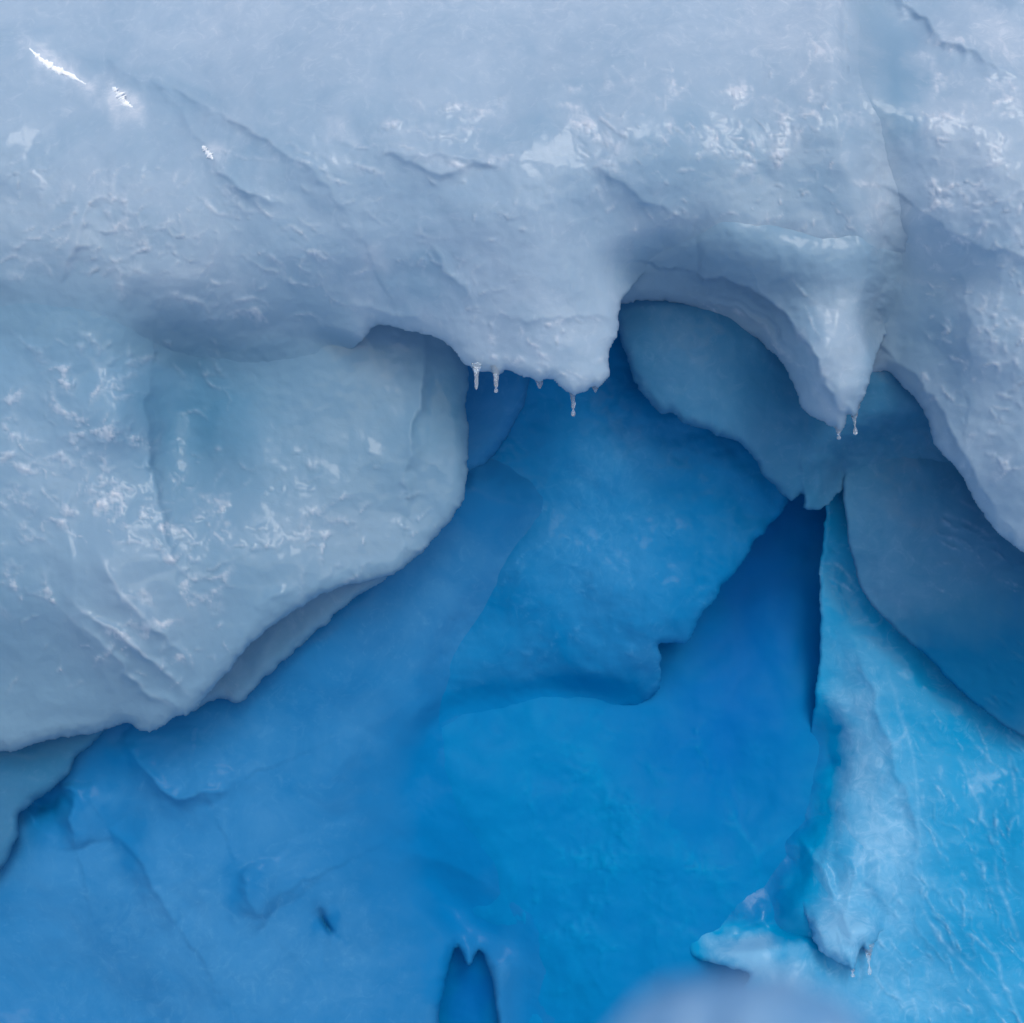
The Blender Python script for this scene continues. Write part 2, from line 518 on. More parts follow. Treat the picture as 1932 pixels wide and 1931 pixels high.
o = body('ice_slope', [(1557, 940), (1592, 900), (1750, 900), (2200, 1100), (2250, B), (1000, B), (1160, 1932), (1290, 1800), (1400, 1690), (1490, 1560), (1525, 1420),
                       (1545, 1260), (1547, 1180), (1546, 1060), (1556, 990)],
         [(1575, 960, 16.6), (1590, 1050, 16.2), (1600, 1200, 15.7), (1700, 1250, 15.6), (1850, 1400, 14.4), (1580, 1400, 15.9), (1650, 1450, 14.6),
          (1750, 1650, 13.3), (1500, 1600, 14.9), (1600, 1700, 13.5), (1900, 1750, 12.5), (1400, 1800, 13.9), (1250, 1932, 14.0), (1600, 1932, 12.6), (1900, 1932, 12.0),
          (1500, B, 11.5), (2200, B, 11), (2200, 1200, 14.5), (1750, 950, 17)],
         CYAN, key='slope', softf=1.0, step=3.5, roll=14, depth=2.0, rback=300, seed=31, edge=(4, 50), soft=((1475, 1590, 130, 240, 12, 100, 'deep'), (1250, 1900, 260, 260, 0, 260, 'deep')), lumps=((280, 0.14), (90, 0.04), (34, 0.012), (12, 0.004)),
         steps=(([(1600, 1180), (1650, 1330), (1700, 1480), (1732, 1580), (1725, 1700)], 0.12, 130, 30),
                ([(1470, 1560), (1530, 1600), (1575, 1680), (1600, 1760)], 0.18, 10, 90)),
         frost_and_light=(('blob', 1630, 1420, 50, 200, -8, 0.62), ('blob', 1650, 1650, 100, 170, 5, 0.6), ('blob', 1700, 1880, 150, 70, 0, 0.35),
                ('blob', 1480, 1540, 50, 160, 12, -0.6), ('blob', 1330, 1780, 130, 160, 30, -0.9), ('blob', 1560, 1490, 40, 50, 30, 0.2), ('blob', 1590, 1370, 20, 14, 0, -0.4), ('blob', 1575, 1440, 26, 12, 0, -0.4),
                ('line', [(1548, 1062), (1580, 1066), (1600, 1085), (1618, 1112)], 3, 0.8), ('line', [(1548, 1062), (1546, 1110), (1550, 1160)], 4, 0.7),
                ('line', [(1565, 1090), (1595, 1108), (1612, 1120)], 2.5, 0.7),
                ('line', [(1660, 1240), (1690, 1310), (1722, 1420), (1733, 1520), (1730, 1640)], 4, 0.35),
                ('line', [(1810, 1430), (1830, 1480), (1850, 1530), (1872, 1590)], 3, 0.7), ('line', [(1875, 1620), (1890, 1690), (1915, 1750), (1940, 1800)], 3, 0.65),
                ('line', [(1905, 1430), (1912, 1480), (1920, 1520)], 3, 0.8), ('line', [(1820, 1380), (1870, 1440)], 2.5, 0.5),
                ('line', [(1735, 1700), (1760, 1760), (1800, 1800), (1850, 1850), (1900, 1910)], 3.5, 0.6),
                ('line', [(1850, 1760), (1880, 1800), (1890, 1850), (1925, 1920)], 3, 0.7), ('line', [(1760, 1720), (1800, 1770), (1810, 1800)], 3, 0.45),
                ('line', [(1640, 1830), (1690, 1870), (1720, 1920)], 3, 0.3)),
         flecks=((70, (1730, 1350, 1932, 1932), 24, 3.2, 62, 12, 0.4, 9), (26, (1640, 1650, 1900, 1932), 26, 3, 55, 14, 0.35, 10)))
tag(o, 'broad bright turquoise ice slope at lower right, streaked with fine white fracture lines', 'ice slope')

o = body('ice_wall', [(1588, 860), (1640, 700), (2250, 700), (2250, 1520), (1932, 1398), (1860, 1345), (1805, 1300), (1756, 1246), (1714, 1214), (1662, 1160), (1621, 1112), (1604, 1040), (1594, 980)],
         [(1600, 920, 14.6), (1650, 1100, 14.2), (1750, 1100, 13.6), (1900, 1000, 13.1), (1780, 1220, 13.8), (1900, 1250, 13.5), (1932, 1390, 13.7), (2200, 1100, 12.5),
          (2200, 1500, 13), (1700, 750, 14.3), (2200, 750, 13)],
         STEEL, key='slate', f0=0.05, step=4, roll=10, depth=1.6, rback=240, seed=43, edge=(3, 40),
         frost_and_light=(('blob', 1690, 1050, 110, 130, 20, 0.25), ('blob', 1860, 1285, 180, 90, 12, -1.3), ('blob', 1740, 1250, 40, 30, 15, -0.6), ('blob', 1930, 1180, 60, 60, 0, -0.6),
                ('line', [(1770, 965), (1850, 995), (1885, 1035)], 3, 0.8), ('line', [(1800, 940), (1880, 985), (1932, 1050)], 3, 0.6), ('line', [(1880, 1090), (1932, 1110)], 3, 0.5)),
         flecks=((18, (1750, 930, 1932, 1120), 26, 3, 28, 8, 0.6, 12), (14, (1860, 1150, 1932, 1400), 16, 3, 40, 12, 0.4, 14)))
tag(o, 'slate blue ice wall at the right edge, between the dark curtain and the turquoise slope', 'ice wall', 'blue ice walls inside the cave')

o = body('ice_fin', [(850, 560), (1020, 640), (1004, 722), (985, 775), (965, 815), (940, 852), (915, 880), (884, 896), (860, 920), (780, 900), (780, 600)],
         [(850, 600, 15.2), (1000, 700, 15.5), (900, 750, 15), (950, 820, 15.1), (890, 880, 14.8), (800, 750, 14.5)],
         BLUE, step=4, roll=60, depth=0.8, rback=120, seed=51, edge=(3, 30))
tag(o, 'small blue ice fin tapering down behind the left icicles, beside the left lobe', 'ice fin')

o = body('ice_wall', [(-260, 1300), (300, 1200), (700, 1000), (860, 820), (1000, 880), (1055, 950), (1020, 1030), (960, 1110), (930, 1170), (880, 1250), (845, 1340), (880, 1420), (930, 1500), (980, 1560),
                      (1040, 1620), (1110, 1710), (1170, 1850), (1190, 1960), (1180, B), (944, B), (941, 1932), (930, 1870), (918, 1825), (906, 1790), (899, 1800), (893, 1815), (886, 1826), (878, 1815),
                      (870, 1795), (861, 1773), (848, 1830), (832, 1890), (826, 1932), (820, B), (-260, B)],
         [(-200, 1400, 12.6), (100, 1450, 12.9), (100, 1600, 12.4), (300, 1500, 12.9), (300, 1700, 12.2), (-200, 1932, 11.4), (200, 1932, 11.6), (550, 1350, 13.3), (550, 1650, 12.9), (550, 1932, 12.1),
          (700, 1200, 13.9), (860, 930, 14.7), (900, 1000, 14.7), (1000, 960, 15.1), (850, 1250, 14.9), (930, 1170, 15.1), (760, 1500, 14.6), (800, 1750, 14.4), (900, 1640, 14.95), (1000, 1800, 14.8), (1100, 1900, 14.55), (400, 1300, 13.2), (0, B, 10.5), (900, B, 12.6)],
         BLUE, step=4, roll=40, depth=0.9, rback=160, seed=63, edge=(4, 45), smooth=1,
         softf=1.0, soft=((960, 930, 180, 120, 0, 90, 'mid', 0.0), (930, 1170, 130, 290, 35, 80, 'mid', 0.0), (960, 1560, 190, 230, -30, 220, 'deep'), (1150, 1930, 170, 330, 0, 190, 'deep')),
         lumps=((320, 0.12), (110, 0.035), (40, 0.009), (14, 0.002)),
         steps=(([(236, 1372), (252, 1425), (290, 1478), (335, 1505), (380, 1505), (450, 1475)], 0.28, 75, 24),
                ([(128, 1470), (134, 1520), (146, 1600)], 0.25, 70, 26),
                ([(205, 1560), (265, 1625), (300, 1690), (335, 1745)], 0.22, 90, 30),
                ([(455, 1640), (468, 1665), (478, 1710), (505, 1745)], 0.24, 80, 26),
                ([(620, 1700), (600, 1900), (590, 2000)], 0.08, 60, 40)),
         ridges=(([(598, 1708), (606, 1730), (628, 1768)], -0.16, 6), ([(60, 1545), (95, 1515), (135, 1490)], -0.2, 35), ([(690, 1370), (640, 1440), (600, 1520)], 0.08, 50)),
         frost_and_light=(('blob', 90, 1520, 50, 45, -30, -0.9), ('blob', 225, 1425, 60, 40, -10, -0.8), ('blob', 240, 1590, 30, 60, -30, -0.5), ('blob', 450, 1670, 30, 50, 0, -0.4), ('blob', 615, 1745, 22, 26, 30, -0.6), ('blob', 845, 1860, 30, 90, 0, -0.7), ('blob', 300, 1750, 220, 200, 0, 0.25), ('blob', 560, 1850, 200, 120, 0, 0.22), ('blob', 820, 1130, 90, 160, 35, 0.2), ('blob', 840, 1560, 110, 230, 0, -0.9), ('blob', 1120, 1850, 90, 220, 0, -0.7), ('blob', 930, 950, 90, 60, -40, -0.35)))  # negative blobs in pockets, folds, slit and notch: shade painted into the colour
tag(o, 'long smooth medium blue ice wall filling the lower left, with soft scalloped folds', 'ice wall', 'blue ice walls inside the cave')

o = body('ice_ledge', [(-260, 1380), (0, 1390), (150, 1370), (260, 1340), (215, 1370), (196, 1385), (150, 1425), (137, 1440), (130, 1462), (100, 1490), (42, 1530), (36, 1545), (37, 1575), (18, 1615), (-2, 1650), (-260, 1900)],
         [(-200, 1450, 11.5), (0, 1430, 11.7), (150, 1390, 11.9), (100, 1450, 11.8), (20, 1550, 11.7), (-200, 1700, 11.2)],
         STEEL, step=4, roll=40, depth=0.7, rback=120, seed=71, edge=(3, 30))
tag(o, 'small steel blue ice ledge at the left edge, tucked under the pale left lobe', 'ice ledge')

o = body('ice_curtain', [(1140, 480), (1800, 480), (2250, 700), (2250, 1120), (1960, 1060), (1900, 960), (1830, 900), (1700, 880), (1640, 896), (1606, 908), (1580, 936), (1562, 952), (1545, 961), (1530, 963), (1518, 961), (1517, 945),
                         (1514, 934), (1505, 940), (1492, 948), (1470, 930), (1442, 902), (1432, 880), (1412, 855), (1388, 832), (1355, 822), (1340, 814), (1300, 806), (1265, 778), (1254, 783), (1238, 776), (1205, 735), (1186, 690), (1172, 645), (1160, 600)],
         [(1200, 600, 12.6), (1300, 700, 12.3), (1220, 720, 12.6), (1400, 780, 12.5), (1470, 860, 12.9), (1530, 930, 12.8), (1600, 850, 12.6), (1700, 780, 12.4), (1800, 850, 12.4), (1400, 560, 12.4), (1700, 560, 12.3), (2200, 800, 12), (2200, 1050, 12.2)],
         STEEL, step=3.5, roll=36, depth=1.0, rback=160, seed=83, edge=(3.5, 22), smooth=1, soft=((1790, 940, 250, 150, 10, 130, 'slate'),),
         steps=(([(1519, 860), (1517, 900), (1517, 965)], 0.12, 60, 6),),
         frost_and_light=(('blob', 1260, 680, 90, 110, 0, 0.25), ('line', [(1655, 910), (1680, 918)], 3, 0.5)),
         flecks=((10, (1640, 800, 1850, 950), 14, 3, 20, 10, 0.25, 15),))
tag(o, 'dark steel blue ice curtain behind the tapered lobe, ending in a split ragged point', 'ice curtain')

# pale front ice
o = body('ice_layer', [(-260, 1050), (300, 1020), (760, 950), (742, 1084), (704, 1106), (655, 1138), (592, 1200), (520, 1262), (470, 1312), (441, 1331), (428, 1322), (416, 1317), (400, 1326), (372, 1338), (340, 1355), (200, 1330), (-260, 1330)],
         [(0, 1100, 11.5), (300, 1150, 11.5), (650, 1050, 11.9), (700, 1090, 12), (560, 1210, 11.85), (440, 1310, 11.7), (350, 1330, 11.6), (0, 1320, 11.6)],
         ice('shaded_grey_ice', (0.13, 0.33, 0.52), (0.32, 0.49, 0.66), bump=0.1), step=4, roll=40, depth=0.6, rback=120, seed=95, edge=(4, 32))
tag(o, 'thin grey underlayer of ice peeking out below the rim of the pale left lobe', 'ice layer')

o = body('ice_lobe', [(-260, 300), (500, 420), (760, 540), (850, 600), (884, 690), (882, 740), (879, 775), (885, 812), (886, 850), (881, 900), (878, 935), (866, 966), (834, 1000), (818, 1020), (795, 1045), (768, 1066), (742, 1083), (715, 1094), (692, 1097),
                      (640, 1108), (560, 1150), (500, 1190), (442, 1252), (402, 1302), (372, 1333), (352, 1353), (342, 1348), (322, 1360), (289, 1386), (262, 1374), (236, 1366), (216, 1372), (170, 1388), (110, 1394), (62, 1406), (28, 1420), (0, 1416), (-260, 1440)],
         [(-200, 350, 12), (-200, 600, 11.0), (0, 500, 10.95), (0, 600, 10.95), (120, 620, 11.0), (300, 560, 11.1), (500, 560, 11.25), (330, 700, 11.45), (330, 790, 11.6), (345, 890, 11.45), (420, 780, 11.55), (230, 800, 10.95), (600, 720, 11.45), (700, 620, 11.8), (750, 800, 11.8), (850, 700, 12.3), (850, 850, 12.0),
          (130, 850, 10.9), (0, 850, 10.8), (400, 950, 11.25), (600, 930, 11.3), (780, 960, 11.5), (860, 930, 11.8), (500, 1080, 11.0), (650, 1060, 11.2), (200, 1050, 10.75), (300, 1150, 10.8), (350, 1300, 10.95), (400, 1200, 10.95),
          (100, 1250, 11.0), (0, 1150, 10.85), (0, 1380, 11.2), (230, 1350, 11.1), (-200, 1000, 10.6), (-200, 1400, 11)],
         PALE, key='left', f0=-0.5, step=3.5, roll=55, depth=1.5, rback=300, seed=107, lseed=107, edge=(3.5, 28), smooth=1,
         steps=(([(285, 700), (275, 770), (280, 850), (292, 920), (312, 1000), (335, 1080)], 0.16, 14, 120),
                ([(808, 620), (800, 700), (782, 800), (770, 900), (765, 980)], 0.16, 14, 90),
                ([(135, 900), (130, 1000), (135, 1100), (140, 1150)], 0.06, 16, 90)),
         ridges=(([(130, 1130), (170, 1165), (240, 1210), (300, 1255), (355, 1310)], 0.09, 13), ([(190, 1040), (215, 1110), (270, 1165), (330, 1215), (365, 1270)], 0.09, 15),
                 ([(120, 1150), (190, 1210), (250, 1280), (340, 1350)], 0.07, 12), ([(140, 1140), (200, 1260), (215, 1330)], 0.05, 18),
                 ([(270, 870), (285, 880), (310, 910)], 0.05, 6), ([(480, 1150), (540, 1115), (570, 1100)], 0.05, 14)),
         frost_and_light=(('blob', 100, 900, 180, 160, 0, 0.3), ('blob', 250, 1130, 150, 120, 30, 0.35), ('blob', 600, 1000, 160, 80, 0, 0.25), ('blob', 370, 780, 130, 130, 20, -0.45), ('blob', 850, 750, 50, 110, 0, -0.4),
                ('line', [(130, 1130), (170, 1165), (240, 1210), (300, 1255), (355, 1310)], 5, 0.4), ('line', [(190, 1040), (215, 1110), (270, 1165), (330, 1215)], 5, 0.3), ('line', [(120, 1150), (190, 1210), (250, 1280), (340, 1350)], 4, 0.35)),
         flecks=((110, (0, 640, 440, 1300), 14, 4, 30, 60, 0.32, 84), (60, (280, 850, 830, 1080), 15, 4, 150, 30, 0.28, 85), (60, (0, 640, 280, 1000), 26, 11, 0, 40, 0.4, 21), (26, (180, 940, 440, 1260), 20, 11, 20, 40, 0.55, 22), (30, (300, 880, 700, 1100), 26, 10, 160, 25, 0.3, 23), (16, (0, 930, 130, 1150), 24, 8, 30, 30, 0.35, 24)))
tag(o, 'massive pale left ice lobe with a bluish hollow and a ragged lower rim', 'ice lobe', 'pale ice lobes at the cave mouth')

o = body('ice_lobe', [(1590, -260), (2250, -260), (2250, 1200), (2050, 1110), (1932, 1046), (1900, 1020), (1872, 995), (1850, 965), (1832, 932), (1815, 900), (1800, 880), (1775, 855), (1758, 836), (1755, 805), (1744, 780), (1722, 750), (1700, 725), (1684, 706), (1664, 702), (1640, 712), (1600, 690), (1560, 560), (1600, 300)],
         [(1650, -200, 12.8), (2200, -200, 12.6), (1640, 40, 11.7), (1700, 60, 11.55), (1850, 60, 11.3), (1932, 60, 11.2), (1650, 150, 10.85), (1680, 300, 10.72), (1740, 250, 10.65), (1850, 250, 10.55), (1770, 420, 10.75), (1900, 420, 10.5), (1800, 520, 11.0), (1650, 600, 11.7), (1720, 640, 11.45), (1850, 640, 10.75), (1700, 720, 11.6),
          (1800, 800, 11.1), (1900, 900, 10.8), (1900, 980, 11.0), (2200, 500, 10.3), (2200, 1100, 10.7)],
         PALE, key='right', f0=-0.05, step=3.5, roll=50, depth=1.2, rback=420, seed=119, lseed=107, edge=(3, 26), smooth=1,
         steps=(([(1660, -60), (1700, 0), (1770, 60), (1850, 110), (1950, 160)], 0.22, 110, 22),
                ([(1800, 480), (1830, 560), (1835, 650), (1830, 720)], 0.10, 110, 25),
                ([(1690, 680), (1740, 720), (1790, 800), (1830, 880), (1890, 980)], 0.12, 90, 12),
                ([(1740, 400), (1800, 440), (1870, 470), (1950, 490)], 0.15, 120, 20)),
         frost_and_light=(('blob', 1850, 250, 130, 180, 0, 0.3), ('blob', 1900, 60, 120, 60, 20, 0.5), ('blob', 1720, 620, 70, 120, 0, -0.25), ('blob', 1700, 180, 35, 110, -10, -0.35)),
         flecks=((110, (1740, 60, 1932, 900), 12, 3.5, 40, 60, 0.4, 86), (40, (1750, 60, 1932, 470), 22, 10, 40, 50, 0.5, 31), (22, (1850, 560, 1932, 900), 20, 8, 130, 40, 0.4, 32)))
tag(o, 'pale ice lobe running down the right edge of the view, with an arched lower rim', 'ice lobe', 'pale ice lobes at the cave mouth')

o = body('ice_lobe', [(1120, 300), (1640, 300), (1690, 400), (1725, 480), (1725, 550), (1690, 605), (1660, 650), (1648, 690), (1644, 716), (1632, 745), (1622, 765), (1614, 788), (1606, 786), (1600, 782), (1596, 796), (1588, 818), (1580, 820), (1574, 806), (1562, 804), (1544, 793), (1522, 782),
                      (1508, 765), (1502, 740), (1492, 715), (1474, 685), (1450, 658), (1415, 632), (1370, 606), (1320, 584), (1270, 570), (1215, 566), (1172, 577), (1120, 560)],
         [(1150, 330, 10.95), (1400, 330, 10.9), (1600, 330, 10.9), (1750, 330, 11.0), (1550, 420, 10.76), (1200, 500, 11.25), (1230, 550, 11.5), (1400, 450, 10.71), (1350, 490, 10.9), (1350, 560, 11.4), (1450, 600, 11.4), (1500, 480, 10.72), (1650, 470, 10.68), (1560, 560, 10.85), (1560, 650, 10.75), (1590, 740, 10.75), (1600, 790, 10.8), (1530, 750, 11.0), (1480, 640, 11.25), (1700, 520, 11.1), (1650, 620, 11.0)],
         PALE, f0=-0.3, key='taper', step=3.2, roll=42, depth=0.9, rback=130, seed=131, lseed=107, edge=(2.5, 18), smooth=1,
         soft=((1730, 500, 110, 190, 0, 90, 'right'),),
         steps=(([(1300, 515), (1380, 530), (1450, 560), (1500, 610), (1530, 670), (1565, 735), (1600, 790)], 0.34, 100, 12),
                ([(1440, 560), (1490, 640), (1520, 720), (1560, 790)], 0.08, 45, 12)),
         ridges=(([(1330, 560), (1410, 590), (1470, 640), (1510, 710)], 0.05, 8), ([(1350, 550), (1430, 580), (1490, 630), (1530, 700)], 0.04, 8)),
         frost_and_light=(('blob', 1590, 640, 80, 130, 0, 0.4), ('blob', 1570, 770, 50, 40, 0, 0.3), ('line', [(1300, 515), (1380, 530), (1450, 560), (1500, 610), (1530, 670), (1565, 735)], 9, 0.3),
                ('line', [(1330, 570), (1410, 595), (1470, 645), (1510, 715)], 6, 0.25)),
         flecks=((20, (1300, 540, 1560, 780), 28, 4, 50, 12, 0.25, 41),))
tag(o, 'tapered grey-blue ice lobe hanging to a point, tipped with two icicles', 'ice lobe', 'pale ice lobes at the cave mouth')

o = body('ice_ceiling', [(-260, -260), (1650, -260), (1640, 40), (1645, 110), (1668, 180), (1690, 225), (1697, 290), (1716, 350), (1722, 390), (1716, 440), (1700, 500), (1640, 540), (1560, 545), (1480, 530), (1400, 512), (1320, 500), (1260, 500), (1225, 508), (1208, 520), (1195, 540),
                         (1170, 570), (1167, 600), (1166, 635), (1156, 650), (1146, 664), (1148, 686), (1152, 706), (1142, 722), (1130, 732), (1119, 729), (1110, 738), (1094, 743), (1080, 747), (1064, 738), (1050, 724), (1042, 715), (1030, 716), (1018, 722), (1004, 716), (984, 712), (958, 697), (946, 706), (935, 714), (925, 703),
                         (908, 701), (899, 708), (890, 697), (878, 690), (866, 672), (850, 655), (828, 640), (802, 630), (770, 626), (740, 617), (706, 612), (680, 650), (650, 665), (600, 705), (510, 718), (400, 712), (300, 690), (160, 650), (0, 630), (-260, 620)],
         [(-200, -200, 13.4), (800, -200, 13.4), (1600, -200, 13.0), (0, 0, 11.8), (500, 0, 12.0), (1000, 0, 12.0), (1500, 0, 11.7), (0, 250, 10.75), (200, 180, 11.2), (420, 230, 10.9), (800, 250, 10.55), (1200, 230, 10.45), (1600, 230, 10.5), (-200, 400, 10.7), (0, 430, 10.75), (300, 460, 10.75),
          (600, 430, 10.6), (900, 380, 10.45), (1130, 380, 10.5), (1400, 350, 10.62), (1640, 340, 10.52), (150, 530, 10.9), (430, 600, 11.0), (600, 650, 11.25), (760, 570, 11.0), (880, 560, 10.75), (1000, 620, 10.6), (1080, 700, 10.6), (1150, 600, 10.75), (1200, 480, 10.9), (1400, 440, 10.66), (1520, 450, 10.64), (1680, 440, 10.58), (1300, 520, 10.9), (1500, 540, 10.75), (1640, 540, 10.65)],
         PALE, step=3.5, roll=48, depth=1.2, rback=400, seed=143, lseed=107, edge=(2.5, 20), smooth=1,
         soft=((100, 650, 540, 170, 8, 190, 'left'), (570, 720, 140, 90, 0, 150, 'left'), (1480, 520, 300, 100, 3, 130, 'taper'), (1700, 150, 110, 340, -5, 130, 'right')),
         steps=(([(60, 80), (240, 130), (430, 222), (560, 300), (650, 385), (680, 450)], 0.14, 150, 22),
                ([(300, 170), (360, 240), (400, 300), (470, 370), (520, 420)], 0.08, 70, 14),
                ([(700, 285), (760, 300), (830, 330), (900, 310), (960, 310)], 0.07, 60, 10),
                ([(120, 560), (130, 500), (150, 430), (180, 370), (215, 350)], 0.07, 60, 12),
                ([(650, 560), (720, 590), (800, 600)], 0.08, 60, 20),
                ([(1120, 300), (1160, 345), (1230, 385), (1290, 420)], 0.10, 90, 16),
                ([(950, 598), (1040, 602), (1100, 596), (1160, 596)], 0.05, 40, 10)),
         ridges=(([(1330, 435), (1480, 455), (1600, 464), (1720, 450)], -0.05, 22), ([(820, 470), (850, 520), (890, 560)], 0.05, 12), ([(1060, 500), (1090, 560), (1100, 590)], 0.04, 14), ([(700, 300), (800, 290), (900, 300), (960, 315)], 0.04, 9), ([(430, 340), (480, 370), (540, 390)], 0.04, 8)),
         frost_and_light=(('blob', 800, 0, 900, 130, 0, 0.3), ('blob', 1500, 60, 160, 100, 0, 0.3), ('blob', 1680, 330, 40, 120, -10, 0.4), ('blob', 1400, 340, 200, 90, 10, -0.15), ('blob', 640, 250, 30, 12, 0, 0.3), ('line', [(45, 85), (75, 112), (105, 132), (165, 160), (180, 185)], 13, 0.9), ('line', [(205, 155), (222, 178), (255, 208)], 16, 0.8), ('blob', 115, 130, 70, 22, 38, 0.5), ('blob', 235, 190, 35, 24, 40, 0.7), ('blob', 392, 290, 22, 14, 50, 0.6),  # upper left lines and blobs: bright halo of the glints, painted in
                ('blob', 1000, 650, 130, 60, 0, 0.2), ('blob', 600, 600, 120, 60, 20, -0.25), ('blob', 780, 530, 70, 60, 30, -0.2), ('blob', 702, 490, 26, 22, 0, 0.3),
                ('line', [(700, 262), (750, 250), (830, 232), (880, 248)], 7, 0.35), ('line', [(720, 290), (800, 292), (860, 312), (950, 305)], 7, 0.35), ('line', [(900, 260), (905, 300), (930, 320)], 6, 0.3),
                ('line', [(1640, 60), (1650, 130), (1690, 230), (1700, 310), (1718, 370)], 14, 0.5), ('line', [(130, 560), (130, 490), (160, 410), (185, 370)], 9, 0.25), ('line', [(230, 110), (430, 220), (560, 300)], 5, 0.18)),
         flecks=((130, (1050, 120, 1720, 440), 11, 3, 20, 60, 0.4, 81), (80, (350, 250, 1000, 620), 15, 3, 10, 35, 0.28, 82), (50, (0, 300, 360, 520), 16, 4, 150, 40, 0.3, 83), (46, (1080, 150, 1480, 330), 20, 9, 30, 45, 0.45, 51), (34, (1470, 60, 1700, 260), 18, 8, 20, 50, 0.45, 52), (16, (650, 180, 1000, 330), 30, 9, 0, 20, 0.35, 53), (30, (360, 280, 640, 620), 30, 6, 15, 20, 0.3, 54),
                 (18, (0, 340, 320, 540), 30, 11, 150, 40, 0.35, 55), (10, (180, 420, 320, 520), 20, 8, 130, 40, 0.35, 56), (22, (920, 605, 1150, 720), 14, 6, 30, 30, 0.45, 57), (14, (1640, 230, 1722, 440), 20, 8, 80, 30, 0.5, 58)))
tag(o, 'huge pale overhanging ice ceiling whose rounded central lobe carries five icicles', 'ice ceiling')

# lower right pieces in front of the turquoise slope
o = body('ice_lump', [(1290, 1790), (1320, 1730), (1360, 1670), (1420, 1630), (1500, 1640), (1560, 1760), (1600, 1830), (1700, 1900), (1700, 2100), (1350, 2100), (1380, 1900), (1420, 1845), (1400, 1830), (1372, 1828), (1335, 1816), (1310, 1806)],
         [(1300, 1790, 14.2), (1350, 1710, 14.7), (1420, 1650, 15.2), (1520, 1690, 14.6), (1380, 1790, 13.6), (1500, 1780, 13.2), (1600, 1900, 11.9), (1450, 1860, 12.2), (1500, 2050, 11.3)],
         CYAN, f0=-0.95, step=4, roll=22, depth=0.8, rback=120, seed=151, edge=(4, 36), frost_and_light=(('blob', 1400, 1800, 95, 48, 8, 1.6), ('blob', 1540, 1880, 150, 85, 20, 1.7)), soft=((1430, 1660, 200, 110, -10, 170, 'deep', 0.0), (1660, 1880, 130, 160, 0, 110, 'slope')))
tag(o, 'milky blue rounded ice lump low in the view, left of the lower pendant', 'ice lump')

o = body('ice_pendant', [(1425, 1590), (1470, 1540), (1540, 1500), (1640, 1480), (1720, 1560), (1740, 1680), (1700, 1760), (1664, 1755), (1655, 1772), (1648, 1788), (1640, 1802), (1632, 1792), (1627, 1784), (1620, 1800), (1613, 1826), (1606, 1832), (1600, 1822), (1585, 1820), (1570, 1812), (1550, 1800),
                      (1536, 1780), (1530, 1755), (1518, 1722), (1500, 1688), (1470, 1650), (1440, 1620)],
         [(1440, 1590, 14.9), (1500, 1540, 14.9), (1550, 1500, 14.9), (1640, 1480, 14.7), (1720, 1560, 14.1), (1740, 1680, 13.5), (1500, 1640, 13.9), (1580, 1660, 12.9), (1560, 1760, 12.4), (1620, 1770, 12.2), (1680, 1750, 12.8), (1650, 1650, 13.1)],
         CYAN, step=3.2, roll=50, depth=0.7, rback=110, seed=163, edge=(2.5, 18), smooth=1,
         soft=((1590, 1550, 250, 170, 0, 200, 'slope'), (1740, 1660, 90, 190, 0, 110, 'slope')),
         steps=(([(1475, 1560), (1530, 1600), (1560, 1660), (1590, 1730), (1625, 1790)], 0.10, 60, 12), ([(1440, 1590), (1500, 1650), (1530, 1720), (1560, 1790)], 0.06, 40, 12)),
         frost_and_light=(('blob', 1590, 1770, 70, 80, 20, 0.9), ('blob', 1560, 1690, 50, 80, -30, 0.5), ('line', [(1475, 1560), (1530, 1600), (1560, 1660), (1590, 1730)], 12, 0.6), ('line', [(1450, 1600), (1500, 1660), (1535, 1740)], 10, 0.25)),
         flecks=((16, (1500, 1620, 1650, 1810), 26, 4, 60, 10, 0.3, 61),))
tag(o, 'pale cyan ice pendant low on the turquoise slope, ending in two icicles', 'ice pendant')

